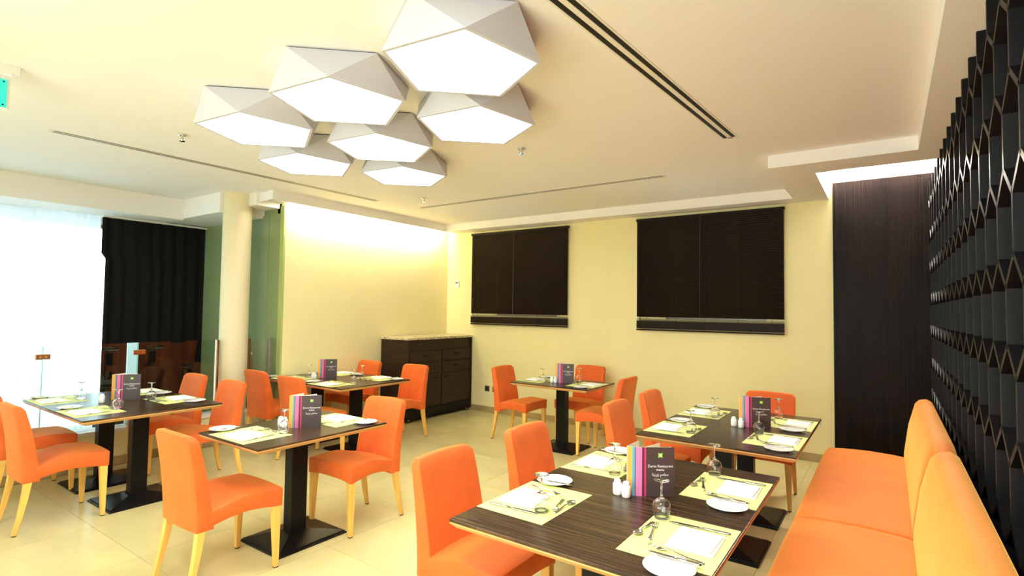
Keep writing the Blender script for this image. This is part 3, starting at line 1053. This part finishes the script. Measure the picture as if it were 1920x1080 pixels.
def make_menu():
    t = thing('menu_card', 'x', 'menu')
    H, CW = 0.222, 0.150
    cv = obj('cover', MB().box(0.0, CW, 0, 0.002, 0, H), M['menugrey'], t)
    for x0, x1, k in ((0.0, 0.011, 'maroon'), (0.011, 0.019, 'red')):
        obj('stripe', MB().box(x0, x1, -0.0006, 0, 0.0, H), M[k], cv)
    # lettering, facing local -y
    for s, sz, zz in (('Zurna Restaurant', 0.0165, 0.137), ('menu', 0.0165, 0.121), ('\uFE8E\uFEE7\uFEAD\uFEEF\uFEAF \uFEE2\uFECC\uFEC4\uFEE3', 0.0165, 0.099)):
        try:
            me = text_mesh(s, sz)
            o = obj('lettering', me, None, cv)
            o.location = (0.019 + (CW - 0.019) / 2, -0.0005, zz)
        except Exception as e:
            print('text', e)
    # square green emblem with hollowed sides
    cx, cz, R = 0.019 + (CW - 0.019) / 2, 0.186, 0.0135
    pts = []
    for k in range(4):
        a0 = PI / 4 + k * PI / 2
        a1 = a0 + PI / 2
        p0 = (R * math.cos(a0) * 1.2, R * math.sin(a0) * 1.2)
        p1 = (R * math.cos(a1) * 1.2, R * math.sin(a1) * 1.2)
        for q in range(6):
            u = q / 6
            x, z = p0[0] * (1 - u) + p1[0] * u, p0[1] * (1 - u) + p1[1] * u
            d = 1 - 0.22 * math.sin(PI * u)
            pts.append((cx + x * d, cz + z * d))
    obj('emblem', MB().loft([[(x, -0.0001, z) for x, z in pts], [(x, -0.0008, z) for x, z in pts]]), M['logo'], cv)
    obj('emblem', MB().loft([[(cx + (x - cx) * 0.55, -0.0008, cz + (z - cz) * 0.55) for x, z in pts], [(cx + (x - cx) * 0.55, -0.0012, cz + (z - cz) * 0.55) for x, z in pts]]), M['logo2'], cv)
    # striped leaf folded from the spine
    a = math.radians(180 - 18)
    lf = obj('leaf', MB().box(0, 0.068, 0.0, 0.002, 0, H), M['paper'], t)
    lf.location = (-0.068 * math.cos(math.radians(20)), 0.068 * math.sin(math.radians(-20)) * -1, 0)
    lf.location = (-0.068 * math.cos(math.radians(-21)), -0.068 * math.sin(math.radians(-21)), 0)
    lf.rotation_euler = (0, 0, math.radians(-21))
    for x0, x1, k in ((0.0, 0.024, 'orange'), (0.024, 0.036, 'teal'), (0.036, 0.040, 'menugrey'), (0.040, 0.068, 'pink')):
        obj('stripe', MB().box(x0, x1, -0.0006, 0, 0, H), M[k], lf)
    # pages standing open behind
    pg = obj('leaf', MB().box(0, 0.13, 0.0, 0.0012, 0, H), M['paper'], t)
    pg.location = lf.location
    pg.rotation_euler = (0, 0, math.radians(50))
    pg = obj('leaf', MB().box(0, 0.14, 0.0, 0.0012, 0, H - 0.002), M['paper'], t)
    pg.location = (0, 0.003, 0)
    pg.rotation_euler = (0, 0, math.radians(38))
    pg = obj('leaf', MB().box(0, 0.142, 0.0, 0.0012, 0, H - 0.002), M['paper'], t)
    pg.location = (0, 0.003, 0)
    pg.rotation_euler = (0, 0, math.radians(7))
    return t


menu = make_menu()


def place(kind, base, fz, a, b, rz, z, label, group):
    """a to the diner's right, b inwards from the table edge."""
    c, s = math.cos(fz), math.sin(fz)
    dup(P[kind], (base[0] + a * c - b * s, base[1] + a * s + b * c, z), fz + rz, label, group)


def setting(x, y, fz, where, group, glass=(0.13, 0.30), j=0):
    r = random.Random(int(x * 100) * 31 + int(y * 100))
    w = lambda q: r.uniform(-q, q)
    base = (x, y)
    z = TZ
    place('placemat', base, fz, w(.004), 0.006, w(.012), z, 'pale lime paper placemat ' + where, group + ' placemats')
    zz = z + 0.0012
    place('napkin', base, fz, 0.01 + w(.005), 0.035, w(.04), zz, 'folded white napkin ' + where, group + ' napkins')
    place('knife', base, fz, 0.150 + w(.006), 0.030, 0.06 + w(.03), zz, 'steel dinner knife ' + where, group + ' cutlery')
    place('fork', base, fz, -0.150 + w(.006), 0.045, -0.16 + w(.04), zz, 'steel dinner fork ' + where, group + ' cutlery')
    place('dfork', base, fz, -0.080, 0.262, -1.30 + w(.05), zz, 'small dessert fork ' + where, group + ' cutlery')
    place('spoon', base, fz, 0.090, 0.312, 1.50 + w(.05), zz, 'small dessert spoon ' + where, group + ' cutlery')
    place('plate', base, fz, -0.305 if abs(j) else -0.262, 0.12 + w(.01), 0, zz, 'round white bread plate ' + where, group + ' bread plates')
    place('bknife', base, fz, -0.245 if abs(j) else -0.205, 0.040, 0.02 + w(.1), zz + 0.0145, 'butter knife across the bread plate ' + where, group + ' cutlery')
    place('glass', base, fz, glass[0], glass[1], 0, zz, 'upturned stemmed glass ' + where, group + ' glasses')


XE = -0.467
setting(-1.457, 2.05, E_, 'at the nearest chair, foreground table', 'foreground table', (0.1, 0.257))
setting(-1.457, 2.765, E_, 'at the second chair, foreground table', 'foreground table', (0.145, 0.287))
setting(XE, 2.03, W_, 'at the nearest bench place, foreground table', 'foreground table', (0.16, 0.303))
setting(XE, 2.735, W_, 'at the farther bench place, foreground table', 'foreground table', (0.195, 0.283))
setting(-1.44, 3.91, E_, 'at the near chair, second bench table', 'second bench table', (0.08, 0.3))
setting(-1.44, 4.66, E_, 'at the far chair, second bench table', 'second bench table', (0.14, 0.29))
setting(-0.45, 3.96, W_, 'at the near bench place, second bench table', 'second bench table', (0.15, 0.3))
setting(-0.45, 4.62, W_, 'at the far bench place, second bench table', 'second bench table', (0.19, 0.28))
setting(-3.44, 1.77, F, 'with its back to the camera, single mid-floor table', 'mid-floor table', (0.13, 0.33))
setting(-3.40, 2.75, B_, 'facing the camera, single mid-floor table', 'mid-floor table', (0.16, 0.32))
setting(-5.13, 1.425, F, 'near aisle place, railing table', 'railing table', (0.03, 0.34))
setting(-5.92, 1.425, F, 'near glass-side place, railing table', 'railing table', (0.1, 0.31))
setting(-5.24, 2.415, B_, 'far aisle place, railing table', 'railing table', (0.11, 0.315))
setting(-5.90, 2.415, B_, 'far glass-side place, railing table', 'railing table', (0.10, 0.31))
setting(-5.02, 3.565, F, 'near aisle place, yellow-wall table', 'yellow-wall table', (0.16, 0.34))
setting(-5.74, 3.565, F, 'near wall-side place, yellow-wall table', 'yellow-wall table', (0.12, 0.31))
setting(-5.00, 4.555, B_, 'far aisle place, yellow-wall table', 'yellow-wall table', (0.13, 0.31))
setting(-5.72, 4.555, B_, 'far wall-side place, yellow-wall table', 'yellow-wall table', (0.12, 0.31))
setting(-3.625, 5.53, E_, 'nearer the sockets, table under the blinds', 'blinds table', (0.11, 0.295))
setting(-2.635, 5.53, W_, 'nearer the bench, table under the blinds', 'blinds table', (0.2, 0.38))

for x, y, deg, where in ((-0.930, 2.385, 37, 'on the foreground table'), (-0.850, 4.290, 24, 'on the second bench table'),
                         (-3.37, 2.245, 50, 'on the single mid-floor table'), (-5.55, 1.93, 62, 'on the railing table'),
                         (-5.50, 3.98, 50, 'on the yellow-wall table'), (-3.12, 5.47, 27, 'on the table under the blinds')):
    dup(menu, (x, y, TZ), math.radians(deg), 'folded taupe menu card with coloured stripes standing ' + where, 'menu cards')
for x1, y1, x2, y2, where in ((-0.985, 2.335, -1.025, 2.352, 'foreground table'), (-0.895, 4.245, -0.95, 4.262, 'second bench table'),
                              (-3.46, 2.20, -3.51, 2.20, 'single mid-floor table'), (-5.50, 1.78, -5.55, 1.80, 'railing table'),
                              (-5.50, 3.86, -5.545, 3.87, 'yellow-wall table'), (-3.17, 5.43, -3.22, 5.435, 'table under the blinds')):
    if where == 'foreground table':
        x2, y2 = -1.032, 2.345
    dup(P['shaker'], (x1, y1, TZ), 0, 'white ceramic shaker closer to the menu, ' + where, 'white shakers')
    dup(P['shaker'], (x2, y2, TZ), 0.3, 'white ceramic shaker farther from the menu, ' + where, 'white shakers')
